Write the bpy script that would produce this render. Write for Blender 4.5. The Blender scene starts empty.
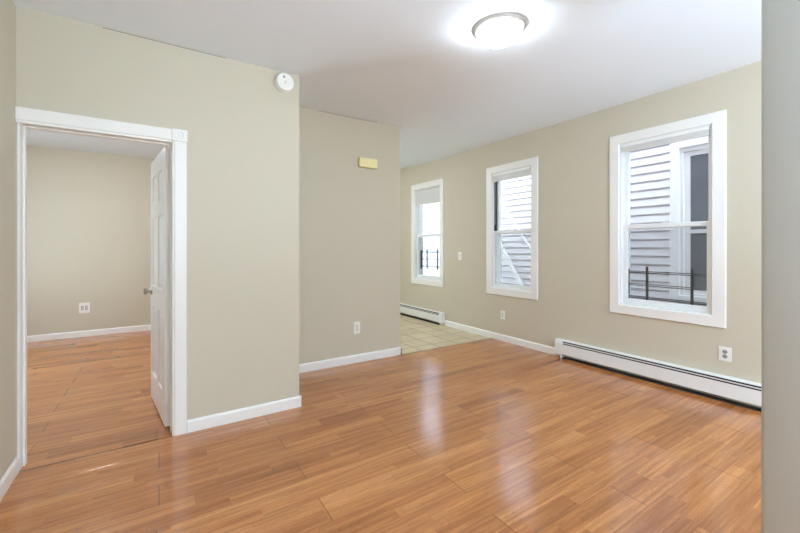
import bpy, bmesh, math, random
from mathutils import Vector, Matrix
random.seed(7)
S = bpy.context.scene
COL = S.collection
PI = math.pi

# ------------------------------------------------------------------ camera
TH = 0.5714905
cam = bpy.data.cameras.new('camera')
cam.sensor_fit = 'HORIZONTAL'; cam.sensor_width = 36.0
cam.lens = 36.0 * 376.164 / 800.0
cam.shift_y = -(266.5 - 247.35) / 800.0
cam.clip_start = 0.05; cam.clip_end = 200
co = bpy.data.objects.new('camera', cam); COL.objects.link(co)
co.location = (0, 0, 1.3); co.rotation_euler = (PI / 2, 0, -TH)
S.camera = co

# ------------------------------------------------------------------ sky, exposure
w = bpy.data.worlds.new('sky'); S.world = w; w.use_nodes = True
bg = w.node_tree.nodes['Background']
bg.inputs['Color'].default_value = (0.69, 0.83, 1.0, 1)
bg.inputs['Strength'].default_value = 8.0
S.view_settings.view_transform = 'Standard'
S.view_settings.look = 'None'
S.view_settings.gamma = 1.0
S.view_settings.use_curve_mapping = False
S.view_settings.exposure = 0.15
S.cycles.use_denoising = True
S.cycles.max_bounces = 16
S.cycles.diffuse_bounces = 8
S.cycles.transparent_max_bounces = 16
S.cycles.caustics_reflective = False
S.cycles.caustics_refractive = False
LAMP = 60.0           # emission of a frosted lamp dome

# unseen fill light added behind the camera, facing up to brighten the ceiling
fl = bpy.data.lights.new('ceiling_fill', 'AREA'); fl.shape = 'DISK'; fl.size = 1.7; fl.energy = 400.0; fl.color = (0.60, 0.79, 1.0)
fo = bpy.data.objects.new('ceiling_fill', fl); COL.objects.link(fo)
fo.location = (1.75, -2.4, 1.0); fo.rotation_euler = (PI, 0, 0)

# ------------------------------------------------------------------ key measures
YA, YB = 3.032, 3.848          # door wall, short wall
XD = -0.692                    # left wall
XA = 0.971                     # free corner of the door wall
XB = 2.479                     # free end of the short wall
YK = 7.10                      # far walls
YR = -3.0                      # wall behind
XL = -2.30                     # bedroom left wall
DC = -0.0105
def XC(y): return 4.0342 + DC * (y - 3.5)
ROTC = -PI / 2 - DC
HT = 2.90                      # walls run up into the ceiling slab

# ------------------------------------------------------------------ materials
def new_mat(name):
    m = bpy.data.materials.new(name); m.use_nodes = True
    nt = m.node_tree; b = nt.nodes['Principled BSDF']
    return m, nt, b
def N(nt, t, **kw):
    n = nt.nodes.new(t)
    for k, v in kw.items(): setattr(n, k, v)
    return n
def L(nt, a, b): nt.links.new(a, b)
def math_node(nt, op, a, b=None, c=None):
    n = N(nt, 'ShaderNodeMath', operation=op)
    for i, v in enumerate((a, b, c)):
        if v is None: continue
        if isinstance(v, (int, float)): n.inputs[i].default_value = v
        else: L(nt, v, n.inputs[i])
    return n.outputs[0]
def mix_col(nt, fac, a, b, mode='MIX'):
    n = N(nt, 'ShaderNodeMix', data_type='RGBA', blend_type=mode)
    for i, v in ((0, fac), (6, a), (7, b)):
        if isinstance(v, (int, float)): n.inputs[i].default_value = v
        elif isinstance(v, tuple): n.inputs[i].default_value = (*v, 1) if len(v) == 3 else v
        else: L(nt, v, n.inputs[i])
    return n.outputs[2]

def plain(name, col, rough=0.5, metal=0.0, spec=0.5, var=0.03, scale=12.0, bump=0.0, bscale=150.0, bdist=0.001):
    m, nt, b = new_mat(name)
    tc = N(nt, 'ShaderNodeTexCoord')
    no = N(nt, 'ShaderNodeTexNoise'); no.inputs['Scale'].default_value = scale; no.inputs['Detail'].default_value = 3
    L(nt, tc.outputs['Object'], no.inputs['Vector'])
    lo = tuple(max(0, c * (1 - var)) for c in col); hi = tuple(min(1, c * (1 + var)) for c in col)
    L(nt, mix_col(nt, no.outputs['Fac'], lo, hi), b.inputs['Base Color'])
    b.inputs['Roughness'].default_value = rough; b.inputs['Metallic'].default_value = metal
    b.inputs['Specular IOR Level'].default_value = spec
    if bump:
        n2 = N(nt, 'ShaderNodeTexNoise'); n2.inputs['Scale'].default_value = bscale; n2.inputs['Detail'].default_value = 2
        L(nt, tc.outputs['Object'], n2.inputs['Vector'])
        bp = N(nt, 'ShaderNodeBump'); bp.inputs['Strength'].default_value = bump; bp.inputs['Distance'].default_value = bdist
        L(nt, n2.outputs['Fac'], bp.inputs['Height']); L(nt, bp.outputs['Normal'], b.inputs['Normal'])
    return m

M = {}
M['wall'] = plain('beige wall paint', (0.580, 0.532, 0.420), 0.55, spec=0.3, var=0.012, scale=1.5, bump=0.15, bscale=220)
M['wall_shaded'] = plain('beige wall paint with shade', (0.44, 0.435, 0.40), 0.55, spec=0.3, var=0.012, scale=1.5, bump=0.15, bscale=220)  # same wall paint with shade put into it, darker and greyer
M['ceiling'] = plain('white ceiling paint', (0.82, 0.89, 0.955), 0.8, spec=0.2, var=0.01, scale=2, bump=0.25, bscale=60, bdist=0.002)
M['trim'] = plain('white gloss trim paint', (0.83, 0.82, 0.79), 0.35, var=0.01)
M['vinyl'] = plain('white vinyl', (0.80, 0.81, 0.80), 0.4, var=0.01)
M['door'] = plain('white door paint', (0.82, 0.82, 0.81), 0.3, var=0.01)
M['heater'] = plain('white enamel', (0.80, 0.80, 0.78), 0.35, var=0.015)
M['black'] = plain('black void', (0.012, 0.012, 0.012), 0.8)
M['plate'] = plain('white plastic', (0.83, 0.82, 0.78), 0.35, var=0.01)
M['ivory'] = plain('ivory plastic', (0.72, 0.69, 0.60), 0.35, var=0.01)
M['greyplastic'] = plain('grey plastic', (0.30, 0.30, 0.30), 0.4)
M['palegrey'] = plain('pale grey plastic', (0.50, 0.49, 0.47), 0.4)
M['slot'] = plain('dark slot', (0.03, 0.03, 0.03), 0.6)
M['cream'] = plain('cream yellow plastic', (0.88, 0.79, 0.42), 0.4, var=0.02)
M['nickel'] = plain('brushed nickel', (0.52, 0.48, 0.43), 0.28, metal=1.0)
M['chrome'] = plain('polished steel', (0.72, 0.72, 0.70), 0.22, metal=1.0)
M['guard'] = plain('dark brown painted steel', (0.045, 0.036, 0.034), 0.5)
M['siding'] = plain('white vinyl siding', (0.78, 0.735, 0.76), 0.5, var=0.015, scale=6)
M['houseglasstrim'] = plain('white house trim', (0.84, 0.81, 0.80), 0.45, var=0.01)
M['track'] = plain('black rubber track', (0.015, 0.015, 0.015), 0.6)
M['shade'] = plain('grey white shade cloth', (0.62, 0.62, 0.61), 0.8, var=0.02, bump=0.2, bscale=900)
M['slat'] = plain('white blind slat', (0.84, 0.84, 0.82), 0.4, var=0.02)
M['pan'] = plain('satin white rim', (0.66, 0.66, 0.66), 0.35, metal=0.3)
M['ground'] = plain('concrete yard', (0.55, 0.55, 0.55), 0.9, var=0.12, scale=3)
M['brass'] = plain('steel hinge', (0.55, 0.54, 0.52), 0.35, metal=1.0)

def glass_mat(name, tint=(1, 1, 1), gloss=0.05):
    m = bpy.data.materials.new(name); m.use_nodes = True; nt = m.node_tree; nt.nodes.clear()
    out = N(nt, 'ShaderNodeOutputMaterial'); mx = N(nt, 'ShaderNodeMixShader')
    t = N(nt, 'ShaderNodeBsdfTransparent'); t.inputs['Color'].default_value = (*tint, 1)
    g = N(nt, 'ShaderNodeBsdfGlossy'); g.inputs['Roughness'].default_value = 0.02
    fr = N(nt, 'ShaderNodeLayerWeight'); fr.inputs['Blend'].default_value = 0.5
    f = math_node(nt, 'ADD', math_node(nt, 'MULTIPLY', math_node(nt, 'POWER', fr.outputs['Facing'], 5.0), 0.9), 0.035)
    L(nt, f, mx.inputs[0]); L(nt, t.outputs[0], mx.inputs[1]); L(nt, g.outputs[0], mx.inputs[2]); L(nt, mx.outputs[0], out.inputs[0])
    return m
M['glass'] = glass_mat('window glass', (0.96, 0.98, 0.97))
def screen_mat():
    m = bpy.data.materials.new('insect screen mesh'); m.use_nodes = True; nt = m.node_tree; nt.nodes.clear()
    out = N(nt, 'ShaderNodeOutputMaterial'); mx = N(nt, 'ShaderNodeMixShader')
    t = N(nt, 'ShaderNodeBsdfTransparent'); g = N(nt, 'ShaderNodeBsdfDiffuse'); g.inputs['Color'].default_value = (0.16, 0.16, 0.17, 1)
    mx.inputs[0].default_value = 0.20
    L(nt, t.outputs[0], mx.inputs[1]); L(nt, g.outputs[0], mx.inputs[2]); L(nt, mx.outputs[0], out.inputs[0])
    return m
M['screen'] = screen_mat()
def dark_glass():
    m, nt, b = new_mat('dark house glass')
    b.inputs['Base Color'].default_value = (0.13, 0.14, 0.16, 1); b.inputs['Roughness'].default_value = 0.08
    b.inputs['IOR'].default_value = 1.5
    return m
M['darkglass'] = dark_glass()
def dome_mat(k=1.0, col=(0.77, 0.89, 1.0, 1)):
    m, nt, b = new_mat('lit frosted glass dome')
    b.inputs['Base Color'].default_value = (0.9, 0.9, 0.88, 1); b.inputs['Roughness'].default_value = 0.35
    b.inputs['Emission Color'].default_value = col; b.inputs["Emission Strength"].default_value = LAMP * k
    return m
M['dome'] = dome_mat(); M['dome_bright'] = dome_mat(2.0, (0.90, 0.93, 0.97, 1))

def laminate():
    m, nt, b = new_mat('oak laminate planks')
    tc = N(nt, 'ShaderNodeTexCoord'); sp = N(nt, 'ShaderNodeSeparateXYZ'); L(nt, tc.outputs['Object'], sp.inputs[0])
    X, Y = sp.outputs[0], sp.outputs[1]
    W, LEN = 0.191, 1.38
    yr = math_node(nt, 'DIVIDE', math_node(nt, 'ADD', Y, 10 * W - 0.150), W)     # plank edges at Y = 0.150 + k W
    row = math_node(nt, 'FLOOR', yr); fy = math_node(nt, 'FRACT', yr)
    wn = N(nt, 'ShaderNodeTexWhiteNoise', noise_dimensions='1D'); L(nt, row, wn.inputs['W'])
    par = math_node(nt, 'MULTIPLY', math_node(nt, 'FRACT', math_node(nt, 'MULTIPLY', row, 0.5)), LEN)
    jit = math_node(nt, 'MULTIPLY', math_node(nt, 'SUBTRACT', wn.outputs['Value'], 0.5), 0.02)
    xs = math_node(nt, 'DIVIDE', math_node(nt, 'ADD', math_node(nt, 'ADD', X, 10 * LEN - 0.69), math_node(nt, 'ADD', par, jit)), LEN)
    pk = math_node(nt, 'FLOOR', xs); fx = math_node(nt, 'FRACT', xs)
    # strips: two per plank width, each cut in lengths
    ys = math_node(nt, 'MULTIPLY', yr, 2.0); srow = math_node(nt, 'FLOOR', ys); fs = math_node(nt, 'FRACT', ys)
    w2 = N(nt, 'ShaderNodeTexWhiteNoise', noise_dimensions='1D'); L(nt, srow, w2.inputs['W'])
    xs2 = math_node(nt, 'DIVIDE', math_node(nt, 'ADD', X, math_node(nt, 'MULTIPLY', w2.outputs['Value'], 3.0)), 0.75)
    sseg = math_node(nt, 'FLOOR', math_node(nt, 'ADD', xs2, 50.0))
    cv = N(nt, 'ShaderNodeCombineXYZ'); L(nt, srow, cv.inputs[0]); L(nt, sseg, cv.inputs[1])
    w3 = N(nt, 'ShaderNodeTexWhiteNoise', noise_dimensions='3D'); L(nt, cv.outputs[0], w3.inputs['Vector'])
    cp = N(nt, 'ShaderNodeCombineXYZ'); L(nt, row, cp.inputs[0]); L(nt, pk, cp.inputs[1]); cp.inputs[2].default_value = 3.3
    w4 = N(nt, 'ShaderNodeTexWhiteNoise', noise_dimensions='3D'); L(nt, cp.outputs[0], w4.inputs['Vector'])
    tone = math_node(nt, 'ADD', math_node(nt, 'MULTIPLY', w3.outputs['Value'], 0.55), math_node(nt, 'ADD', math_node(nt, 'MULTIPLY', w4.outputs['Value'], 0.25), 0.10))
    ramp = N(nt, 'ShaderNodeValToRGB'); L(nt, tone, ramp.inputs[0])
    e = ramp.color_ramp.elements
    e[0].position = 0.0; e[0].color = LAM[0]; e[1].position = 1.0; e[1].color = LAM[3]
    for p, c in ((0.30, LAM[1]), (0.65, LAM[2])):
        k = ramp.color_ramp.elements.new(p); k.color = c
    # grain along X
    sh = math_node(nt, 'MULTIPLY', w3.outputs['Value'], 37.0)
    gv = N(nt, 'ShaderNodeCombineXYZ')
    L(nt, math_node(nt, 'ADD', math_node(nt, 'MULTIPLY', X, 0.8), sh), gv.inputs[0]); L(nt, math_node(nt, 'MULTIPLY', Y, 20.0), gv.inputs[1]); L(nt, sh, gv.inputs[2])
    g1 = N(nt, 'ShaderNodeTexNoise'); g1.inputs['Scale'].default_value = 1.6; g1.inputs['Detail'].default_value = 6; g1.inputs['Roughness'].default_value = 0.62; g1.inputs['Distortion'].default_value = 0.5
    L(nt, gv.outputs[0], g1.inputs['Vector'])
    gm = N(nt, 'ShaderNodeMapRange'); gm.inputs[1].default_value = 0.30; gm.inputs[2].default_value = 0.72; L(nt, g1.outputs['Fac'], gm.inputs[0])
    c1 = mix_col(nt, gm.outputs[0], (0.58, 0.50, 0.42), (1.18, 1.18, 1.18))
    colr = mix_col(nt, 1.0, ramp.outputs[0], c1, 'MULTIPLY')
    # cathedral figure: rings of a stretched noise field
    cv2 = N(nt, 'ShaderNodeCombineXYZ')
    L(nt, math_node(nt, 'ADD', math_node(nt, 'MULTIPLY', X, 2.2), sh), cv2.inputs[0]); L(nt, math_node(nt, 'MULTIPLY', Y, 9.0), cv2.inputs[1]); L(nt, sh, cv2.inputs[2])
    g2 = N(nt, 'ShaderNodeTexNoise'); g2.inputs['Scale'].default_value = 1.0; g2.inputs['Detail'].default_value = 1.5
    L(nt, cv2.outputs[0], g2.inputs['Vector'])
    rings = math_node(nt, 'PINGPONG', math_node(nt, 'MULTIPLY', g2.outputs['Fac'], 24.0), 0.5)
    rm = N(nt, 'ShaderNodeMapRange'); rm.inputs[1].default_value = 0.0; rm.inputs[2].default_value = 0.14; rm.inputs[3].default_value = 0.80; rm.inputs[4].default_value = 1.0; L(nt, rings, rm.inputs[0])
    ring_mul = N(nt, 'ShaderNodeCombineColor')
    for i in range(3): L(nt, rm.outputs[0], ring_mul.inputs[i])
    colr = mix_col(nt, 0.75, colr, mix_col(nt, 1.0, colr, ring_mul.outputs[0], 'MULTIPLY'))
    # fine pores
    pv = N(nt, 'ShaderNodeCombineXYZ'); L(nt, math_node(nt, 'MULTIPLY', X, 9.0), pv.inputs[0]); L(nt, math_node(nt, 'MULTIPLY', Y, 160.0), pv.inputs[1]); L(nt, sh, pv.inputs[2])
    g3 = N(nt, 'ShaderNodeTexNoise'); g3.inputs['Scale'].default_value = 1.0; g3.inputs['Detail'].default_value = 2; L(nt, pv.outputs[0], g3.inputs['Vector'])
    pm = N(nt, 'ShaderNodeMapRange'); pm.inputs[1].default_value = 0.3; pm.inputs[2].default_value = 0.7; pm.inputs[3].default_value = 0.9; pm.inputs[4].default_value = 1.07; L(nt, g3.outputs['Fac'], pm.inputs[0])
    pcol = N(nt, 'ShaderNodeCombineColor')
    for i in range(3): L(nt, pm.outputs[0], pcol.inputs[i])
    colr = mix_col(nt, 1.0, colr, pcol.outputs[0], 'MULTIPLY')
    # joints
    dy = math_node(nt, 'MULTIPLY', math_node(nt, 'MINIMUM', fy, math_node(nt, 'SUBTRACT', 1.0, fy)), W)
    dx = math_node(nt, 'MULTIPLY', math_node(nt, 'MINIMUM', fx, math_node(nt, 'SUBTRACT', 1.0, fx)), LEN)
    jx = N(nt, 'ShaderNodeMapRange'); jx.inputs[1].default_value = 0.0012; jx.inputs[2].default_value = 0.0034; jx.inputs[3].default_value = 1; jx.inputs[4].default_value = 0; L(nt, dx, jx.inputs[0])
    jy = N(nt, 'ShaderNodeMapRange'); jy.inputs[1].default_value = 0.0005; jy.inputs[2].default_value = 0.0020; jy.inputs[3].default_value = 0.8; jy.inputs[4].default_value = 0; L(nt, dy, jy.inputs[0])
    jj = math_node(nt, 'MAXIMUM', jx.outputs[0], jy.outputs[0])
    colr = mix_col(nt, math_node(nt, 'MULTIPLY', jj, 0.75), colr, (0.10, 0.045, 0.018))
    L(nt, colr, b.inputs['Base Color'])
    b.inputs['Roughness'].default_value = 0.15
    b.inputs['Specular IOR Level'].default_value = 0.95
    bp = N(nt, 'ShaderNodeBump'); bp.inputs['Strength'].default_value = 0.35; bp.inputs['Distance'].default_value = 0.0012
    wv = N(nt, 'ShaderNodeTexNoise'); wv.inputs['Scale'].default_value = 3.0; L(nt, tc.outputs['Object'], wv.inputs['Vector'])
    hgt = math_node(nt, 'SUBTRACT', math_node(nt, 'ADD', 0.0, math_node(nt, 'MULTIPLY', wv.outputs['Fac'], 0.8)), jj)
    L(nt, hgt, bp.inputs['Height']); L(nt, bp.outputs['Normal'], b.inputs['Normal'])
    return m
LAM = [(0.335, 0.115, 0.037, 1), (0.49, 0.190, 0.060, 1), (0.575, 0.236, 0.079, 1), (0.68, 0.31, 0.116, 1)]
M['laminate'] = laminate()

def tile_mat():
    m, nt, b = new_mat('beige kitchen floor tile')
    tc = N(nt, 'ShaderNodeTexCoord')
    br = N(nt, 'ShaderNodeTexBrick'); br.offset = 0.0; br.squash = 1.0
    br.inputs['Scale'].default_value = 1.0; br.inputs['Brick Width'].default_value = 0.31; br.inputs['Row Height'].default_value = 0.31
    br.inputs['Mortar Size'].default_value = 0.007; br.inputs['Mortar Smooth'].default_value = 0.2
    br.inputs['Color1'].default_value = (0.66, 0.55, 0.38, 1); br.inputs['Color2'].default_value = (0.57, 0.47, 0.315, 1)
    br.inputs['Mortar'].default_value = (0.20, 0.155, 0.085, 1)
    L(nt, tc.outputs['Object'], br.inputs['Vector'])
    no = N(nt, 'ShaderNodeTexNoise'); no.inputs['Scale'].default_value = 9; no.inputs['Detail'].default_value = 5; L(nt, tc.outputs['Object'], no.inputs['Vector'])
    L(nt, mix_col(nt, 1.0, br.outputs['Color'], mix_col(nt, no.outputs['Fac'], (0.78, 0.78, 0.72), (1.15, 1.15, 1.15)), 'MULTIPLY'), b.inputs['Base Color'])
    b.inputs['Roughness'].default_value = 0.35
    return m
M['tile'] = tile_mat()

# ------------------------------------------------------------------ mesh helpers
def bm_new(): return bmesh.new()
def add_box(bm, x0, x1, y0, y1, z0, z1, bev=0.0, seg=2):
    t = bmesh.new()
    bmesh.ops.create_cube(t, size=1.0)
    for v in t.verts:
        v.co = Vector((x0 + (v.co.x + .5) * (x1 - x0), y0 + (v.co.y + .5) * (y1 - y0), z0 + (v.co.z + .5) * (z1 - z0)))
    if bev > 0:
        bmesh.ops.bevel(t, geom=list(t.edges), offset=bev, segments=seg, profile=0.5, affect='EDGES')
    merge(bm, t)
def merge(bm, t, mat=None):
    if mat is not None: bmesh.ops.transform(t, matrix=mat, verts=t.verts)
    me = bpy.data.meshes.new('tmp'); t.to_mesh(me); t.free(); bm.from_mesh(me); bpy.data.meshes.remove(me)
def add_lathe(bm, prof, seg=48, mat=None):
    """prof: list of (r, z) revolved about z"""
    t = bmesh.new(); rings = []
    for r, z in prof:
        if r < 1e-6: rings.append([t.verts.new((0, 0, z))])
        else: rings.append([t.verts.new((r * math.cos(2 * PI * k / seg), r * math.sin(2 * PI * k / seg), z)) for k in range(seg)])
    for a, b in zip(rings, rings[1:]):
        for k in range(seg):
            k2 = (k + 1) % seg
            if len(a) == 1 and len(b) == 1: continue
            if len(a) == 1: t.faces.new((a[0], b[k2], b[k]))
            elif len(b) == 1: t.faces.new((a[k], a[k2], b[0]))
            else: t.faces.new((a[k], a[k2], b[k2], b[k]))
    bmesh.ops.recalc_face_normals(t, faces=t.faces)
    merge(bm, t, mat)
def add_tube(bm, p0, p1, r, seg=12):
    p0, p1 = Vector(p0), Vector(p1); d = p1 - p0
    q = Vector((0, 0, 1)).rotation_difference(d.normalized()).to_matrix().to_4x4()
    add_lathe(bm, [(0, 0), (r, 0), (r, d.length), (0, d.length)], seg, Matrix.Translation(p0) @ q)
def add_prism(bm, prof, x0, x1):
    """prof in (y, z) swept along x"""
    t = bmesh.new()
    a = [t.verts.new((x0, y, z)) for y, z in prof]; b = [t.verts.new((x1, y, z)) for y, z in prof]
    n = len(prof)
    t.faces.new(a); t.faces.new(list(reversed(b)))
    for i in range(n): t.faces.new((a[i], b[i], b[(i + 1) % n], a[(i + 1) % n]))
    bmesh.ops.recalc_face_normals(t, faces=t.faces)
    merge(bm, t)
def add_ring(bm, x0, x1, z0, z1, wl, wr, wb, wt, y0, y1, bev=0.0):
    """rectangular frame with mitred corners in the xz plane, y0 front, y1 back, softened front edges"""
    t = bmesh.new()
    def loop(ix, y):
        l, r, b_, t_ = ix
        return [t.verts.new(p) for p in ((x0 + l, y, z0 + b_), (x1 - r, y, z0 + b_), (x1 - r, y, z1 - t_), (x0 + l, y, z1 - t_))]
    b = bev
    ls = [loop((0, 0, 0, 0), y1), loop((0, 0, 0, 0), y0 + b)]
    if b: ls.append(loop((b, b, b, b), y0)); ls.append(loop((wl - b, wr - b, wb - b, wt - b), y0))
    ls.append(loop((wl, wr, wb, wt), y0 + b)); ls.append(loop((wl, wr, wb, wt), y1))
    ls.append(ls[0])
    for A, B in zip(ls, ls[1:]):
        for k in range(4):
            t.faces.new((A[k], A[(k + 1) % 4], B[(k + 1) % 4], B[k]))
    bmesh.ops.recalc_face_normals(t, faces=t.faces)
    merge(bm, t)
def grid_wall(bm, x0, x1, z0, z1, y0, y1, holes):
    """wall slab in the xz plane with rectangular holes (hx0,hx1,hz0,hz1); reveals included"""
    xs = sorted({x0, x1, *[h[0] for h in holes], *[h[1] for h in holes]}); zs = sorted({z0, z1, *[h[2] for h in holes], *[h[3] for h in holes]})
    xs = [x for x in xs if x0 <= x <= x1]; zs = [z for z in zs if z0 <= z <= z1]
    def solid(i, j):
        if not (0 <= i < len(xs) - 1 and 0 <= j < len(zs) - 1): return False
        cx, cz = (xs[i] + xs[i + 1]) / 2, (zs[j] + zs[j + 1]) / 2
        return not any(h[0] < cx < h[1] and h[2] < cz < h[3] for h in holes)
    t = bmesh.new()
    q = lambda *p: t.faces.new([t.verts.new(v) for v in p])
    for i in range(len(xs) - 1):
        for j in range(len(zs) - 1):
            if not solid(i, j): continue
            a, b, c, d = xs[i], xs[i + 1], zs[j], zs[j + 1]
            q((a, y0, c), (b, y0, c), (b, y0, d), (a, y0, d)); q((a, y1, c), (a, y1, d), (b, y1, d), (b, y1, c))
            if not solid(i - 1, j): q((a, y0, c), (a, y0, d), (a, y1, d), (a, y1, c))
            if not solid(i + 1, j): q((b, y0, c), (b, y1, c), (b, y1, d), (b, y0, d))
            if not solid(i, j - 1): q((a, y0, c), (a, y1, c), (b, y1, c), (b, y0, c))
            if not solid(i, j + 1): q((a, y0, d), (b, y0, d), (b, y1, d), (a, y1, d))
    bmesh.ops.remove_doubles(t, verts=t.verts, dist=1e-5)
    bmesh.ops.recalc_face_normals(t, faces=t.faces)
    merge(bm, t)
def obj(name, bm, mat, parent=None, smooth=False, loc=None, rz=None):
    me = bpy.data.meshes.new(name); bm.to_mesh(me); bm.free()
    if isinstance(mat, str): mat = M[mat]
    me.materials.append(mat)
    if smooth:
        me.shade_smooth()
        try: me.set_sharp_from_angle(angle=math.radians(38))
        except Exception: pass
    o = bpy.data.objects.new(name, me); COL.objects.link(o)
    if parent is not None: o.parent = parent
    if loc is not None: o.location = loc
    if rz is not None: o.rotation_euler.z = rz
    return o
def tag(o, label, cat, group=None, kind=None):
    o['label'] = label; o['category'] = cat
    if group: o['group'] = group
    if kind: o['kind'] = kind
    return o
def empty(name, loc, rz=0.0):
    o = bpy.data.objects.new(name, None); COL.objects.link(o); o.empty_display_size = 0.1
    o.location = loc; o.rotation_euler.z = rz
    return o
def thing(name, label, cat, loc, rz=0.0, group=None): return tag(empty(name, loc, rz), label, cat, group)
def struct(o, label, cat): return tag(o, label, cat, kind='structure')
def copy_tree(o, parent=None):
    c = o.copy(); COL.objects.link(c)
    if parent is not None: c.parent = parent
    for ch in list(o.children): copy_tree(ch, c)
    return c
def onC(y, z=0.0, off=0.0):
    """a place on the window wall; off > 0 goes into the wall"""
    return Vector((XC(y) + off, y + DC * off * -1, z))

# ------------------------------------------------------------------ floors
def slab(name, x0, x1, y0, y1, z0, z1, mat, label):
    bm = bm_new(); add_box(bm, x0, x1, y0, y1, z0, z1)
    return struct(obj(name, bm, mat), label, 'floor')
bm = bm_new()
add_box(bm, XD - 0.02, 4.1, YR - 0.05, YA - 0.007, -0.12, 0)
add_box(bm, XA - 0.01, 4.1, YA - 0.007, 3.822, -0.12, 0)
struct(obj('floor', bm, 'laminate'), 'glossy oak laminate plank floor of the empty living room', 'floor')
slab('floor_bedroom', XL - 0.05, XA - 0.01, YA + 0.004, YK + 0.1, -0.12, 0, 'laminate', 'oak laminate plank floor seen through the open doorway')
slab('floor_kitchen', XA - 0.01, 4.1, 3.826, YK + 0.1, -0.12, -0.001, 'tile', 'beige tiled floor beyond the short wall')
bm = bm_new(); add_box(bm, XL - 0.2, 4.3, YR - 0.2, YK + 0.3, -0.2, -0.13)
struct(obj('floor_base', bm, 'black'), 'dark base under the floor joints', 'floor')
bm = bm_new(); add_box(bm, XB - 0.01, XC(3.82) + 0.02, 3.812, 3.834, -0.01, 0.0025, 0.002, 1)
struct(obj('trim_1', bm, plain('dark edge strip', (0.30, 0.20, 0.09), 0.4)), 'thin brown edge strip where laminate meets kitchen tile', 'trim')

# ------------------------------------------------------------------ ceiling (old plaster, slightly out of level)
def sm(t): t = max(0.0, min(1.0, t)); return t * t * (3 - 2 * t)
def ceil_z(x, y):
    wd = 0.26 + 1.6 * max(0.0, min(1.0, (YA - y) / 1.5))
    z = 2.699 + 0.062 * sm((x - 0.96) / wd)
    z += 0.028 * sm((x - 2.5) / 1.5)
    z += 0.012 * sm((1.3 - y) / 0.5) * sm((x - 3.2) / 0.8)
    z += 0.045 * sm((y - 5.0) / 1.3) * sm((x - 3.0) / 1.0)
    return z
bm = bm_new()
nx, ny = 66, 104; X0, X1, Y0, Y1 = XL - 0.25, 4.35, YR - 0.25, YK + 0.25
low = [[bm.verts.new((X0 + (X1 - X0) * i / nx, Y0 + (Y1 - Y0) * j / ny, ceil_z(X0 + (X1 - X0) * i / nx, Y0 + (Y1 - Y0) * j / ny))) for j in range(ny + 1)] for i in range(nx + 1)]
for i in range(nx):
    for j in range(ny):
        bm.faces.new((low[i][j], low[i][j + 1], low[i + 1][j + 1], low[i + 1][j]))
top = [bm.verts.new(p) for p in ((X0, Y0, 3.0), (X1, Y0, 3.0), (X1, Y1, 3.0), (X0, Y1, 3.0))]
bm.faces.new(top)
bm.faces.new([top[0]] + [top[1]] + [low[i][0] for i in range(nx, -1, -1)])
bm.faces.new([top[1]] + [top[2]] + [low[nx][j] for j in range(ny, -1, -1)])
bm.faces.new([top[2]] + [top[3]] + [low[i][ny] for i in range(0, nx + 1)])
bm.faces.new([top[3]] + [top[0]] + [low[0][j] for j in range(0, ny + 1)])
bmesh.ops.recalc_face_normals(bm, faces=bm.faces)
struct(obj('ceiling', bm, 'ceiling', smooth=True), 'plain white painted ceiling over the rooms', 'ceiling')

# ------------------------------------------------------------------ walls
DX0, DX1, DTOP = -0.675, 0.080, 2.025      # doorway
WT = 0.14
def wall_box(name, x0, x1, y0, y1, label, bev=0.0):
    bm = bm_new(); add_box(bm, x0, x1, y0, y1, -0.1, HT, bev, 3)
    return struct(obj(name, bm, 'wall', smooth=bev > 0), label, 'wall')
bm = bm_new(); grid_wall(bm, XL - 0.1, XA, -0.1, HT, YA, YA + WT, [(DX0 - 0.012, DX1 + 0.015, -0.1, DTOP + 0.015)])
struct(obj('wall_door', bm, 'wall'), 'beige wall with the open doorway', 'wall')
wall_box('wall_left', XD - 0.15, XD, YR, YA + 0.01, 'beige wall at the left edge beside the doorway')
wall_box('wall_short', XA - 0.1, XB, YB, YB + WT, 'short beige wall with the yellow chime box')
wall_box('wall_return', XA - 0.1, XA, YA + WT - 0.001, YB + 0.001, 'beige return between the door wall and the short wall')
bm = bm_new(); grid_wall(bm, XL - 0.1, 4.3, -0.1, HT, YK, YK + 0.15, [(1.15, 2.15, 0.7, 2.4)])
struct(obj('wall_far', bm, 'wall'), 'beige far wall seen through the doorway', 'wall')
wall_box('wall_bedroom_right', XA - 0.1, XA, YB + WT - 0.001, YK, 'wall between bedroom and kitchen')
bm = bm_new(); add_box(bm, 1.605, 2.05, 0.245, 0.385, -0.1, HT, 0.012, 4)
struct(obj('wall_partition', bm, 'wall_shaded', smooth=True), 'beige wall end at the right edge close to the viewer', 'wall')

# window wall, built in its own frame: x to the right along the wall, y into the wall
WIN = {1: (1.672, 0.969, 0.612, 2.468), 2: (3.488, 0.872, 0.632, 2.447), 3: (5.358, 0.930, 0.628, 2.458), 4: (-1.4, 0.97, 0.62, 2.46)}
CW = 0.095
wc = onC(0.0)
def hole(y, wd, z0, z1): return (-y - wd / 2 + CW - 0.015, -y + wd / 2 - CW + 0.015, z0 + CW - 0.015, z1 - CW + 0.015)
bm = bm_new(); grid_wall(bm, -YK - 0.1, -YR + 0.1, -0.1, HT, 0, 0.19, [hole(*WIN[k]) for k in WIN])
struct(obj('wall_right', bm, 'wall', loc=wc, rz=ROTC), 'long beige wall with three windows', 'wall')
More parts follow.
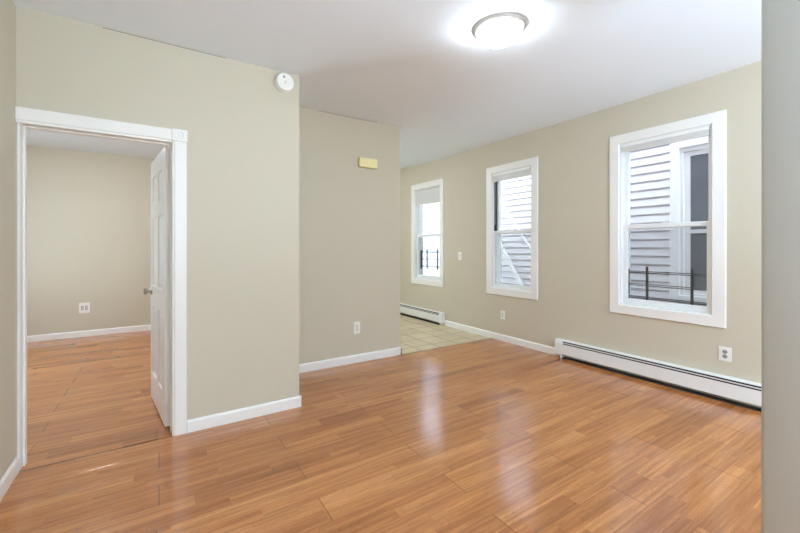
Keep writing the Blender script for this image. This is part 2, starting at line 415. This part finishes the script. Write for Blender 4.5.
# walls behind and beside the view, with unseen windows added for daylight
bm = bm_new(); grid_wall(bm, XD - 0.1, 4.3, -0.1, HT, YR - 0.15, YR, [(0.2, 1.5, 0.7, 2.4), (2.1, 3.4, 0.7, 2.4)])
struct(obj('wall_back', bm, 'wall'), 'wall behind the viewer with two added windows', 'wall')
bm = bm_new(); grid_wall(bm, -YK - 0.1, -YA, -0.1, HT, -0.15, 0, [(-6.2, -4.6, 0.7, 2.4)])
struct(obj('wall_bedroom_left', bm, 'wall', loc=(XL, 0, 0), rz=-PI / 2), 'bedroom wall with a window added out of view', 'wall')

bm = bm_new(); add_box(bm, XL - 0.3, 4.28, YR - 0.3, 5.3, 3.0, 5.2)  # unseen block, added to hold back sky light from the siding outside
struct(obj('sky_block', bm, 'siding'), 'unseen block above the rooms, added to dim the sky light outside', 'wall')

# ------------------------------------------------------------------ baseboards
BB = [(0, 0), (-0.014, 0), (-0.014, 0.074), (-0.011, 0.080), (-0.009, 0.083), (-0.005, 0.087), (0, 0.087)]
def baseboard(name, loc, rz, length, label):
    bm = bm_new(); add_prism(bm, BB, 0, length)
    return struct(obj(name, bm, 'trim', loc=loc, rz=rz), label, 'baseboard')
baseboard('baseboard_door', (0.171, YA, 0), 0, XA - 0.171 + 0.014, 'white baseboard right of the doorway')
baseboard('baseboard_return', (XA, YA - 0.014, 0), PI / 2, YB - YA + 0.014, 'white baseboard round the wall corner')
baseboard('baseboard_short', (XA, YB, 0), 0, XB - XA + 0.014, 'white baseboard along the short wall')
baseboard('baseboard_end', (XB, YB - 0.014, 0), PI / 2, WT + 0.014, 'white baseboard on the short wall end')
baseboard('baseboard_left', (XD, YR, 0), PI / 2, YA - YR - 0.004, 'white baseboard on the left wall up to the doorway')
baseboard('baseboard_far', (XL, YK, 0), 0, XA - XL - 0.1, 'white baseboard on the bedroom far wall')
baseboard('baseboard_rear', onC(0.40), ROTC, 0.40 - YR - 0.02, 'white baseboard beyond the wall end, out of view')
baseboard('baseboard_partition', (1.605, 0.385, 0), -PI / 2, 0.14, 'white baseboard on the near wall end, below the view')
a = onC(4.86); baseboard('baseboard_right', a, ROTC, 4.86 - 2.77, 'white baseboard between the two baseboard heaters')

bm = bm_new(); add_box(bm, DX0 + 0.012, -0.08, YA - 0.007, YA - 0.001, -0.02, 0.0008)
struct(obj('trim_4', bm, plain('dark floor seam', (0.06, 0.03, 0.015), 0.8)), 'dark seam between the floors at the doorway', 'trim')
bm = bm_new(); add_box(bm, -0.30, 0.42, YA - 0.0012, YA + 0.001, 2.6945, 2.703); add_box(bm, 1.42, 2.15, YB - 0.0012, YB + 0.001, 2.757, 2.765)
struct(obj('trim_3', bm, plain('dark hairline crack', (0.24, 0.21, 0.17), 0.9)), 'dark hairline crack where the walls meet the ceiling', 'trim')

# ------------------------------------------------------------------ doorway trim and door
tr = struct(empty('trim_2', (0, YA, 0)), 'white door casing with square corner block around the doorway', 'door casing')
def casing_prof_box(bm, x0, x1, z0, z1):
    add_box(bm, x0, x1, -0.020, 0, z0, z1, 0.005, 3)
bm = bm_new(); add_box(bm, XD + 0.001, 0.079, -0.020, 0, 2.037, 2.112, 0.004, 2); add_box(bm, XD + 0.001, 0.079, -0.013, 0, 2.022, 2.04, 0.003, 2)
obj('casing_head', bm, 'trim', tr)
bm = bm_new(); add_box(bm, 0.094, 0.168, -0.020, 0, 0, 2.034, 0.004, 2); add_box(bm, 0.082, 0.097, -0.013, 0, 0, 2.034, 0.003, 2)
obj('casing_side', bm, 'trim', tr)
bm = bm_new(); add_box(bm, 0.079, 0.173, -0.027, 0, 2.032, 2.115, 0.004, 2)
add_lathe(bm, [(0.030, 0), (0.030, 0.004), (0.026, 0.006), (0.020, 0.002), (0.012, 0.002), (0.008, 0.006), (0, 0.007)], 32, Matrix.Translation((0.126, -0.026, 2.073)) @ Matrix.Rotation(PI / 2, 4, 'X'))
obj('corner_block', bm, 'trim', tr)
bm = bm_new()
add_box(bm, DX0 - 0.012, DX0, 0.0, WT, 0, DTOP + 0.012, 0.002, 1); add_box(bm, DX1, DX1 + 0.015, 0.0, WT, 0, DTOP + 0.012, 0.002, 1)
add_box(bm, DX0, DX1, 0.0, WT, DTOP, DTOP + 0.015, 0.002, 1)
add_box(bm, DX0, DX0 + 0.010, 0.055, 0.095, 0, DTOP, 0.002, 1); add_box(bm, DX1 - 0.010, DX1, 0.055, 0.095, 0, DTOP, 0.002, 1); add_box(bm, DX0 + 0.01, DX1 - 0.01, 0.055, 0.095, DTOP - 0.010, DTOP, 0.002, 1)
obj('jamb', bm, 'trim', tr)

# six panel door: local x runs from hinge to free edge, y = -thickness..0
DW, DH, DT = 0.755, 2.012, 0.036
door = struct(empty('door_1', (0.0415, YA + WT + 0.006, 0.012), math.radians(97.2)), 'white six panel door standing open into the bedroom', 'door')
panels = []
for (a, b) in ((0.115, 0.335), (0.420, 0.640)):
    for (c, d) in ((1.640, 1.875), (0.965, 1.535), (0.225, 0.800)): panels.append((a, b, c, d))
def panel_side(t, y, sgn):
    xs = sorted({0, DW, *[p[0] for p in panels], *[p[1] for p in panels]}); zs = sorted({0, DH, *[p[2] for p in panels], *[p[3] for p in panels]})
    def q(*p): t.faces.new([t.verts.new(v) for v in p])
    for i in range(len(xs) - 1):
        for j in range(len(zs) - 1):
            x0, x1, z0, z1 = xs[i], xs[i + 1], zs[j], zs[j + 1]
            if any(abs(p[0] - x0) < 1e-6 and abs(p[2] - z0) < 1e-6 for p in panels):
                steps = [(0, 0), (0.006, 0.006), (0.012, 0.009), (0.024, 0.009), (0.046, 0.003)]
                for (i0, d0), (i1, d1) in zip(steps, steps[1:]):
                    A = [(x0 + i0, y + sgn * d0, z0 + i0), (x1 - i0, y + sgn * d0, z0 + i0), (x1 - i0, y + sgn * d0, z1 - i0), (x0 + i0, y + sgn * d0, z1 - i0)]
                    B = [(x0 + i1, y + sgn * d1, z0 + i1), (x1 - i1, y + sgn * d1, z0 + i1), (x1 - i1, y + sgn * d1, z1 - i1), (x0 + i1, y + sgn * d1, z1 - i1)]
                    for k in range(4): q(A[k], A[(k + 1) % 4], B[(k + 1) % 4], B[k])
                q(*B)
            else: q((x0, y, z0), (x1, y, z0), (x1, y, z1), (x0, y, z1))
t = bmesh.new(); panel_side(t, 0, -1); panel_side(t, -DT, 1)
for x in (0, DW): t.faces.new([t.verts.new(v) for v in ((x, 0, 0), (x, -DT, 0), (x, -DT, DH), (x, 0, DH))])
for z in (0, DH): t.faces.new([t.verts.new(v) for v in ((0, 0, z), (DW, 0, z), (DW, -DT, z), (0, -DT, z))])
bmesh.ops.remove_doubles(t, verts=t.verts, dist=1e-5); bmesh.ops.recalc_face_normals(t, faces=t.faces)
obj('door_slab', t, 'door', door)
KN = [(0, 0.0), (0.033, 0.0), (0.033, 0.005), (0.028, 0.009), (0.014, 0.012), (0.012, 0.026), (0.020, 0.031), (0.027, 0.040), (0.027, 0.050), (0.021, 0.057), (0, 0.059)]
for sgn, y in ((1, 0), (-1, -DT)):
    bm = bm_new(); add_lathe(bm, KN, 32, Matrix.Translation((DW - 0.062, y, 0.915)) @ Matrix.Rotation(-sgn * PI / 2, 4, 'X'))
    o = obj('door_knob', bm, 'nickel', door, smooth=True); o['label'] = 'brushed nickel round door knob'
for z in (0.20, 0.985, 1.80):
    bm = bm_new(); add_box(bm, -0.0025, 0.0, -0.032, 0.0, z - 0.045, z + 0.045)
    for k in range(5): add_tube(bm, (-0.004, -0.031, z - 0.045 + k * 0.018), (-0.004, -0.031, z - 0.045 + k * 0.018 + 0.0165), 0.0055)
    obj('hinge', bm, 'door', door, smooth=True)

# ------------------------------------------------------------------ windows (children of an Empty at the wall face, below the middle)
def make_window(n, label, screen=True, track=False):
    y, wd, z0, z1 = WIN[n]
    e = struct(empty('window_%d' % n, onC(y, z0), ROTC), label, 'window')
    hw, h = wd / 2, z1 - z0
    bm = bm_new(); add_ring(bm, -hw, hw, 0, h, CW, CW, CW, CW, -0.020, 0.0, 0.005)
    obj('casing', bm, 'trim', e)
    ix, iz0, iz1 = hw - CW, CW, h - CW
    bm = bm_new(); add_ring(bm, -ix - 0.014, ix + 0.014, iz0 - 0.014, iz1 + 0.014, 0.028, 0.028, 0.028, 0.028, -0.001, 0.185, 0.0)
    obj('jamb_liner', bm, 'vinyl', e)
    jx, jz0, jz1 = ix - 0.014, iz0 + 0.014, iz1 - 0.014
    rail = 1.512 - z0
    bm = bm_new(); add_ring(bm, -jx, jx, jz0, rail + 0.022, 0.040, 0.040, 0.050, 0.042, 0.040, 0.072, 0.004)
    ls = obj('lower_sash', bm, 'vinyl', e)
    bm = bm_new(); add_box(bm, -jx + 0.035, jx - 0.035, 0.056, 0.060, jz0 + 0.045, rail - 0.018); obj('pane', bm, 'glass', ls)
    bm = bm_new(); add_box(bm, -0.03, 0.03, 0.036, 0.060, rail + 0.022, rail + 0.032, 0.003, 2); add_tube(bm, (0, 0.05, rail + 0.03), (0, 0.05, rail + 0.042), 0.010); add_box(bm, -0.006, 0.034, 0.044, 0.056, rail + 0.036, rail + 0.043, 0.002, 1)
    obj('sash_lock', bm, 'plate', ls)
    bm = bm_new(); add_ring(bm, -jx, jx, rail - 0.022, jz1, 0.040, 0.040, 0.042, 0.040, 0.078, 0.110, 0.004)
    us = obj('upper_sash', bm, 'vinyl', e)
    bm = bm_new(); add_box(bm, -jx + 0.035, jx - 0.035, 0.093, 0.097, rail + 0.015, jz1 - 0.035); obj('pane', bm, 'glass', us)
    if screen:
        bm = bm_new(); add_ring(bm, -jx, jx, jz0, rail + 0.01, 0.018, 0.018, 0.018, 0.018, 0.150, 0.160, 0.0)
        sc = obj('screen_frame', bm, 'vinyl', e)
        bm = bm_new(); add_box(bm, -jx + 0.015, jx - 0.015, 0.1545, 0.1550, jz0 + 0.015, rail - 0.005); obj('screen_mesh', bm, 'screen', sc)
    if track:
        bm = bm_new(); add_box(bm, -jx, -jx + 0.012, 0.030, 0.078, rail + 0.024, jz1 - 0.02)
        o = obj('jamb_track', bm, 'track', e); o['label'] = 'black open jamb track'
    return e
make_window(1, 'large white double hung window nearest the viewer, security guard behind its lower sash')
make_window(2, 'middle white double hung window with raised blind and black jamb track', track=True)
make_window(3, 'farthest white double hung window with a roller shade partly down')
make_window(4, 'white double hung window added unseen behind the partition')  # unseen, put in to let daylight into the rear room
def added_window(n, loc, rz, wd, h, label):  # unseen windows, added to bring daylight into the rooms
    e = struct(empty('window_%d' % n, loc, rz), label, 'window')
    bm = bm_new(); add_ring(bm, -wd / 2 - 0.09, wd / 2 + 0.09, -0.09, h + 0.09, 0.09, 0.09, 0.09, 0.09, -0.02, 0.0, 0.004); obj('casing', bm, 'trim', e)
    bm = bm_new(); add_ring(bm, -wd / 2, wd / 2, 0, h, 0.05, 0.05, 0.05, 0.05, 0.05, 0.09, 0.003); f = obj('sash', bm, 'vinyl', e)
    bm = bm_new(); add_box(bm, -wd / 2 + 0.04, wd / 2 - 0.04, 0.068, 0.072, 0.04, h - 0.04); obj('pane', bm, 'glass', f)
added_window(5, (0.85, YR, 0.7), PI, 1.3, 1.7, 'added window behind the viewer, left one')
added_window(6, (2.75, YR, 0.7), PI, 1.3, 1.7, 'added window behind the viewer, right one')
added_window(8, (1.65, YK, 0.7), 0, 1.0, 1.7, 'added kitchen window hidden behind the short wall')
added_window(7, (XL, 5.4, 0.7), PI / 2, 1.6, 1.7, 'added bedroom window out of view')

# ------------------------------------------------------------------ blinds, shade, window guards
def mini_blind(n, nsl, label, drop):
    y, wd, z0, z1 = WIN[n]
    zt = z1 - CW - 0.016
    e = thing('mini_blind', label, 'blind', onC(y, zt), ROTC, 'raised mini blinds')
    hx = wd / 2 - CW - 0.020
    bm = bm_new(); add_box(bm, -hx, hx, -0.012, 0.022, -0.024, 0, 0.002, 1); obj('head_rail', bm, 'slat', e)
    bm = bm_new()
    st = (drop - 0.034) / nsl
    for k in range(nsl):
        zz = -0.026 - k * st
        add_box(bm, -hx + 0.004, hx - 0.004, -0.010, 0.020, zz - st * 0.62, zz, 0.0012, 1)
    obj('slat_stack', bm, 'slat', e)
    bm = bm_new(); add_box(bm, -hx + 0.003, hx - 0.003, -0.011, 0.020, -drop, -drop + 0.008, 0.002, 1); obj('bottom_rail', bm, 'slat', e)
    bm = bm_new(); add_tube(bm, (-hx + 0.05, -0.015, -0.02), (-hx + 0.05, -0.015, -0.72), 0.0025, 8)
    obj('tilt_wand', bm, 'slat', e)
mini_blind(1, 4, 'white mini blind raised to the top of the nearest large window', 0.075)
mini_blind(2, 5, 'white mini blind raised to the top of the middle window', 0.105)
y, wd, z0, z1 = WIN[3]
e = thing('roller_shade', 'pale grey roller shade drawn a little way down the farthest window', 'shade', onC(y, z1 - CW - 0.016), ROTC)
hx = wd / 2 - CW - 0.020
bm = bm_new(); add_tube(bm, (-hx, 0.022, -0.022), (hx, 0.022, -0.022), 0.018, 20); obj('roller', bm, 'shade', e, smooth=True)
bm = bm_new(); add_box(bm, -hx + 0.006, hx - 0.006, 0.0055, 0.0072, -0.275, -0.02); obj('shade_cloth', bm, 'shade', e)
bm = bm_new(); add_box(bm, -hx + 0.006, hx - 0.006, 0.003, 0.010, -0.285, -0.268, 0.002, 1); obj('hem_bar', bm, 'slat', e)

def guard_parts(e, posts, bars, hw):
    for x, za, zb in posts:
        bm = bm_new(); add_box(bm, x - 0.011, x + 0.011, 0.118, 0.134, za, zb, 0.002, 1); obj('post', bm, 'guard', e)
    for z in bars:
        for dz, yy in ((0.009, 0.126), (-0.009, 0.140)):
            bm = bm_new(); add_tube(bm, (-hw, yy, z + dz), (hw, yy, z + dz), 0.0042, 8); obj('bar', bm, 'guard', e)
    for s in (-1, 1):
        bm = bm_new(); add_box(bm, s * hw - 0.006, s * hw + 0.006, 0.116, 0.146, posts[0][1], posts[0][2] - 0.03); obj('end_bracket', bm, 'guard', e)
y = WIN[1][0]
e = thing('window_guard', 'dark brown steel window guard across the lower sash of the nearest window', 'window guard', onC(y, 0.7), ROTC, 'steel window guards')
guard_parts(e, [(-(1.855 - y), 0.06, 0.405), (-(1.474 - y), 0.06, 0.405)], (0.345, 0.215, 0.085), WIN[1][1] / 2 - CW - 0.024)
y = WIN[3][0]
e = thing('window_guard', 'dark steel window guard across the lower sash of the farthest window', 'window guard', onC(y, 0.7), ROTC, 'steel window guards')
guard_parts(e, [(-(5.518 - y), 0.20, 0.575), (-(5.215 - y), 0.20, 0.575)], (0.52, 0.385, 0.255), WIN[3][1] / 2 - CW - 0.024)

# ------------------------------------------------------------------ baseboard heaters
def heater(name, label, y_left, y_right, end_left=True, end_right=True):
    """local x along the wall to the right, front at y = -0.065"""
    ln = y_left - y_right
    e = thing(name, label, 'baseboard heater', onC(y_left, 0), ROTC, 'white hot water baseboard heaters'); e.scale = (1, 1, 0.955)
    a, b = (0.075 if end_left else 0.0), ln - (0.075 if end_right else 0.0)
    bm = bm_new(); add_prism(bm, [(0, 0.03), (-0.004, 0.03), (-0.004, 0.212), (-0.044, 0.2155), (-0.054, 0.2075), (-0.056, 0.209), (-0.045, 0.2195), (0, 0.2195)], a, b)
    obj('back_panel', bm, 'heater', e)
    bm = bm_new(); add_prism(bm, [(-0.0585, 0.1845), (-0.0600, 0.1845), (-0.0600, 0.1945), (-0.0585, 0.1945)], a, b)
    obj('damper', bm, 'heater', e)
    bm = bm_new(); add_prism(bm, [(-0.0635, 0.048), (-0.065, 0.048), (-0.065, 0.173), (-0.0635, 0.173)], a, b)
    obj('front_panel', bm, 'heater', e)
    bm = bm_new()
    add_tube(bm, (a, -0.032, 0.10), (b, -0.032, 0.10), 0.011, 12)
    n = int((b - a) / 0.03)
    for k in range(n): add_box(bm, a + 0.015 + k * 0.03, a + 0.0165 + k * 0.03, -0.056, -0.008, 0.07, 0.13)
    obj('heating_element', bm, 'greyplastic', e)
    bm = bm_new(); add_box(bm, a, b, -0.058, -0.002, 0.001, 0.010); add_box(bm, a, b, -0.044, -0.006, 0.150, 0.2125); obj('shade_box', bm, 'black', e)  # black boxes put shade under the heater and inside its hood
    for ok, x0, x1, fx in ((end_left, -0.004, a + 0.012, 0.062), (end_right, b - 0.012, ln + 0.004, ln - 0.07)):
        if not ok: continue
        bm = bm_new()
        add_prism(bm, [(0, 0.04), (-0.067, 0.04), (-0.067, 0.176), (-0.056, 0.213), (-0.042, 0.222), (0, 0.222)], x0, x1)
        bmesh.ops.bevel(bm, geom=list(bm.edges), offset=0.0025, segments=2, affect='EDGES')
        c = obj('end_cap', bm, 'heater', e)
        bm = bm_new(); add_box(bm, fx, fx + 0.022, -0.062, -0.004, 0, 0.042, 0.002, 1); obj('foot', bm, 'heater', c)
    return e
heater('baseboard_heater', 'long white baseboard heater under the nearest large window', 2.77, 0.405)
heater('baseboard_heater', 'white baseboard heater on the kitchen tiles below the farthest window', 7.08, 4.864, end_left=False)

# ------------------------------------------------------------------ plates
def outlet_parts(e, wd=0.072, h=0.115, pm='plate', rm='plate', style='duplex', gangs=1):
    bm = bm_new(); add_box(bm, -wd / 2, wd / 2, -0.006, 0, -h / 2, h / 2, 0.003, 3); obj('cover_plate', bm, pm, e)
    for g in range(gangs):
        gx = (g - (gangs - 1) / 2) * 0.046
        if style == 'duplex':
            for s in (-1, 1):
                bm = bm_new(); add_lathe(bm, [(0, 0.0), (0.0172, 0.0), (0.0172, 0.0025), (0.0160, 0.0035), (0, 0.0035)], 28, Matrix.Translation((gx, -0.006, s * 0.0195)) @ Matrix.Rotation(PI / 2, 4, 'X'))
                r = obj('receptacle', bm, rm, e, smooth=True)
                bm = bm_new(); add_box(bm, gx - 0.008, gx - 0.0055, -0.0100, -0.0094, s * 0.0195 - 0.002, s * 0.0195 + 0.007); add_box(bm, gx + 0.0055, gx + 0.008, -0.0100, -0.0094, s * 0.0195 - 0.001, s * 0.0195 + 0.006)
                add_lathe(bm, [(0, 0), (0.0025, 0), (0.0025, 0.0006), (0, 0.0006)], 12, Matrix.Translation((gx, -0.0094, s * 0.0195 - 0.008)) @ Matrix.Rotation(PI / 2, 4, 'X'))
                obj('slot', bm, 'slot', r)
            bm = bm_new(); add_lathe(bm, [(0, 0), (0.003, 0), (0.0025, 0.0012), (0, 0.0015)], 12, Matrix.Translation((gx, -0.006, 0)) @ Matrix.Rotation(PI / 2, 4, 'X')); obj('screw', bm, 'nickel', e)
        elif style == 'decora':
            bm = bm_new(); add_box(bm, gx - 0.0165, gx + 0.0165, -0.0085, -0.005, -0.033, 0.033, 0.001, 1); r = obj('receptacle', bm, rm, e)
            for s in (-1, 1):
                bm = bm_new(); add_box(bm, gx - 0.008, gx - 0.0055, -0.0092, -0.0083, s * 0.018 - 0.004, s * 0.018 + 0.005); add_box(bm, gx + 0.0055, gx + 0.008, -0.0092, -0.0083, s * 0.018 - 0.004, s * 0.018 + 0.004); obj('slot', bm, 'slot', r)
        elif style == 'toggle':
            bm = bm_new(); add_box(bm, gx - 0.005, gx + 0.005, -0.0066, -0.0055, -0.012, 0.012); obj('toggle_slot', bm, 'greyplastic', e)
            bm = bm_new(); add_prism(bm, [(-0.005, -0.006), (-0.018, 0.004), (-0.018, 0.010), (-0.005, 0.007)], gx - 0.004, gx + 0.004); obj('toggle', bm, rm, e)
            for s in (-1, 1):
                bm = bm_new(); add_lathe(bm, [(0, 0), (0.003, 0), (0.0025, 0.0012), (0, 0.0015)], 12, Matrix.Translation((gx, -0.006, s * 0.030)) @ Matrix.Rotation(PI / 2, 4, 'X')); obj('screw', bm, 'nickel', e)
e = thing('outlet', 'white wall outlet with two grey sockets, above the long heater', 'outlet', onC(1.195, 0.393), ROTC, 'wall outlets')
outlet_parts(e, 0.088, 0.120, 'plate', 'greyplastic')
e = thing('outlet', 'ivory wall outlet on the window wall, below the middle window', 'outlet', onC(3.625, 0.360), ROTC, 'wall outlets')
outlet_parts(e, 0.078, 0.120, 'plate', 'ivory', 'decora')
e = thing('outlet', 'white wall outlet low on the short wall below the yellow chime', 'outlet', (1.892, YB, 0.390), 0, 'wall outlets')
outlet_parts(e, 0.080, 0.135, 'plate', 'ivory')
e = thing('outlet', 'square double wall outlet plate on the bedroom far wall', 'outlet', (-0.903, YK, 0.418), 0, 'wall outlets')
outlet_parts(e, 0.122, 0.150, 'plate', 'palegrey', 'decora', 2)
e = thing('light_switch', 'small ivory toggle light switch between the middle and farthest windows', 'light switch', onC(4.50, 1.163), ROTC)
outlet_parts(e, 0.080, 0.128, 'plate', 'ivory', 'toggle')

# ------------------------------------------------------------------ door chime, smoke detector
e = thing('door_chime', 'cream yellow plastic door chime box high on the short wall', 'door chime', (2.018, YB, 2.264), 0)
bm = bm_new(); add_box(bm, -0.108, 0.108, -0.012, 0, -0.048, 0.048, 0.003, 2); o = obj('back_plate', bm, 'ivory', e)
bm = bm_new(); add_box(bm, -0.116, 0.116, -0.056, -0.010, -0.056, 0.056, 0.016, 5); obj('cover', bm, 'cream', e, smooth=True)
e = thing('smoke_detector', 'round white smoke detector high on the wall beside the doorway corner', 'smoke detector', (0.846, YA, 2.607), 0)
R90 = Matrix.Rotation(PI / 2, 4, 'X')
bm = bm_new(); add_lathe(bm, [(0, 0), (0.072, 0), (0.072, 0.010), (0.066, 0.014), (0, 0.014)], 48, R90); obj('mounting_base', bm, 'plate', e, smooth=True)
bm = bm_new(); add_lathe(bm, [(0.0, 0.012), (0.060, 0.012), (0.060, 0.024), (0.066, 0.026), (0.070, 0.032), (0.069, 0.040), (0.063, 0.046), (0.030, 0.049), (0, 0.050)], 48, R90); cv = obj('cover', bm, 'plate', e, smooth=True)
bm = bm_new()
for k in range(24):
    a = 2 * PI * k / 24; t = bmesh.new(); bmesh.ops.create_cube(t, size=1)
    merge(bm, t, Matrix.Rotation(a, 4, 'Y') @ Matrix.Translation((0.0595, -0.018, 0)) @ Matrix.Diagonal((0.004, 0.010, 0.010, 1)))
obj('vent_slot', bm, 'greyplastic', cv)
bm = bm_new(); add_lathe(bm, [(0, 0), (0.010, 0), (0.010, 0.002), (0, 0.003)], 20, Matrix.Translation((-0.012, -0.047, 0.036)) @ R90); obj('test_button', bm, 'greyplastic', cv)
bm = bm_new(); add_lathe(bm, [(0, 0), (0.014, 0), (0.013, 0.002), (0, 0.0025)], 24, Matrix.Translation((0.0, -0.0485, -0.004)) @ R90); obj('sensor_cap', bm, 'ivory', cv)

# ------------------------------------------------------------------ ceiling lights
lz = ceil_z(1.86, 1.70)
lamp = thing('ceiling_light', 'lit round flush ceiling light with frosted dome and satin rim', 'ceiling light', (1.862, 1.705, lz), 0)
bm = bm_new(); add_lathe(bm, [(0, 0.004), (0.172, 0.004), (0.174, -0.006), (0.170, -0.012), (0.163, -0.013), (0.160, -0.022), (0.152, -0.030), (0.143, -0.032), (0.140, -0.026), (0, -0.026)], 72); obj('rim', bm, 'pan', lamp, smooth=True)
bm = bm_new(); add_lathe(bm, [(0.1395, -0.026)] + [(0.1395 * math.cos(a), -0.030 - 0.085 * math.sin(a)) for a in [PI / 2 * k / 14 for k in range(14)]] + [(0, -0.115)], 72); obj('glass_dome', bm, 'dome', lamp, smooth=True)
bm = bm_new(); add_lathe(bm, [(0, -0.113), (0.009, -0.114), (0.010, -0.118), (0.006, -0.122), (0.007, -0.127), (0, -0.131)], 24); obj('finial', bm, 'pan', lamp, smooth=True)
bright_dome = lamp.children[1].data.copy(); bright_dome.materials[0] = M['dome_bright']
for (x, y, lab) in ((-0.6, 5.3, 'lit round ceiling light in the bedroom, hidden above the doorway'), (2.2, 5.6, 'lit round ceiling light added unseen in the kitchen to brighten it')):  # the kitchen one is an added, unseen light to brighten that room
    c = copy_tree(lamp); c.location = (x, y, ceil_z(x, y)); c['label'] = lab; c.children[1].data = bright_dome

# ------------------------------------------------------------------ outside
bm = bm_new(); add_box(bm, XL - 12, 16, YR - 14, YK + 14, -0.9, -0.8)
struct(obj('ground', bm, 'ground'), 'concrete yard between the houses', 'ground')
XN = 5.80
hs = thing('neighbouring_house', 'white clapboard house close outside the windows', 'house', (XN, 0, -0.8), -PI / 2)
# local: x = -Y world, y = into the house, z from ground
NW = (-2.28, -1.15, 0.755 + 0.8, 2.49 + 0.8)      # outer trim left/right, glass bottom/top
EXP = 0.1165
bm = bm_new()
z = 0.0
ztop = 7.8
holes_x = (NW[0] + 0.03, NW[1] - 0.03); hz = (NW[2] - 0.09, NW[3] + 0.22)
while z < ztop:
    prof = [(0.02, z), (-0.020, z), (-0.024, z + 0.004), (-0.012, z + EXP - 0.024), (0.012, z + EXP - 0.020), (0.012, z + EXP), (0.02, z + EXP)]
    segs = [(-8.5, 5.0)] if (z + EXP < hz[0] or z > hz[1]) else [(-8.5, holes_x[0]), (holes_x[1], 5.0)]
    for a, b in segs: add_prism(bm, prof, a, b)
    z += EXP
obj('clapboard_siding', bm, 'siding', hs)
bm = bm_new(); add_box(bm, -8.5, holes_x[0], 0.02, 0.2, 0, ztop); add_box(bm, holes_x[1], 5.0, 0.02, 0.2, 0, ztop); add_box(bm, holes_x[0], holes_x[1], 0.02, 0.2, 0, hz[0]); add_box(bm, holes_x[0], holes_x[1], 0.02, 0.2, hz[1], ztop)
obj('wall_sheathing', bm, 'siding', hs)
bm = bm_new(); add_box(bm, -8.6, 5.1, -0.30, 0.2, ztop, ztop + 0.16, 0.01, 1); obj('eave', bm, 'houseglasstrim', hs)
bm = bm_new(); add_ring(bm, NW[0], NW[1], NW[2] - 0.16, NW[3] + 0.26, 0.105, 0.105, 0.08, 0.15, -0.045, 0.03, 0.006)
wf = obj('window_trim', bm, 'houseglasstrim', hs)
bm = bm_new(); add_ring(bm, NW[0] + 0.105, NW[1] - 0.105, NW[2] - 0.08, NW[3] + 0.11, 0.035, 0.035, 0.03, 0.05, -0.005, 0.08, 0.003); obj('window_frame', bm, 'houseglasstrim', wf)
bm = bm_new(); add_ring(bm, NW[0] + 0.14, NW[1] - 0.14, NW[2] - 0.05, NW[3] + 0.06, 0.06, 0.06, 0.05, 0.06, 0.03, 0.07, 0.003)
add_box(bm, NW[0] + 0.14, NW[1] - 0.14, 0.028, 0.07, 2.28, 2.33, 0.002, 1); obj('window_sash', bm, 'houseglasstrim', wf)
bm = bm_new(); add_box(bm, NW[0] + 0.19, NW[1] - 0.19, 0.05, 0.058, NW[2] - 0.01, NW[3] + 0.01); obj('pane', bm, 'darkglass', wf)

def slanted_streak(p, q, r):  # invented white bars shaped as diagonal streaks of light on the siding
    # in the house's own frame: x = -Y, y = out of the siding (negative), z from the ground
    p, q = Vector((-p[0], -0.028 - r, p[1] + 0.8)), Vector((-q[0], -0.028 - r, q[1] + 0.8)); d = (q - p) * 0.15; p -= d; q += d
    bm = bm_new(); add_tube(bm, p, q, r, 20); o = obj('light_streak', bm, 'houseglasstrim', hs, smooth=True); o['label'] = 'white diagonal bar as a light streak on the siding'
    d = q - p; u = d.normalized() * 0.02
    for k in (0.12, 0.88):
        c = p + d * k
        bm = bm_new(); add_tube(bm, c - u, c + u, r + 0.006, 20); add_box(bm, c.x - 0.015, c.x + 0.015, c.y, c.y + r + 0.03, c.z - 0.015, c.z + 0.015); obj('streak_clip', bm, 'houseglasstrim', o)
slanted_streak((5.202, 2.183), (4.553, 1.325), 0.020)
slanted_streak((5.176, 1.287), (4.643, 0.504), 0.042)
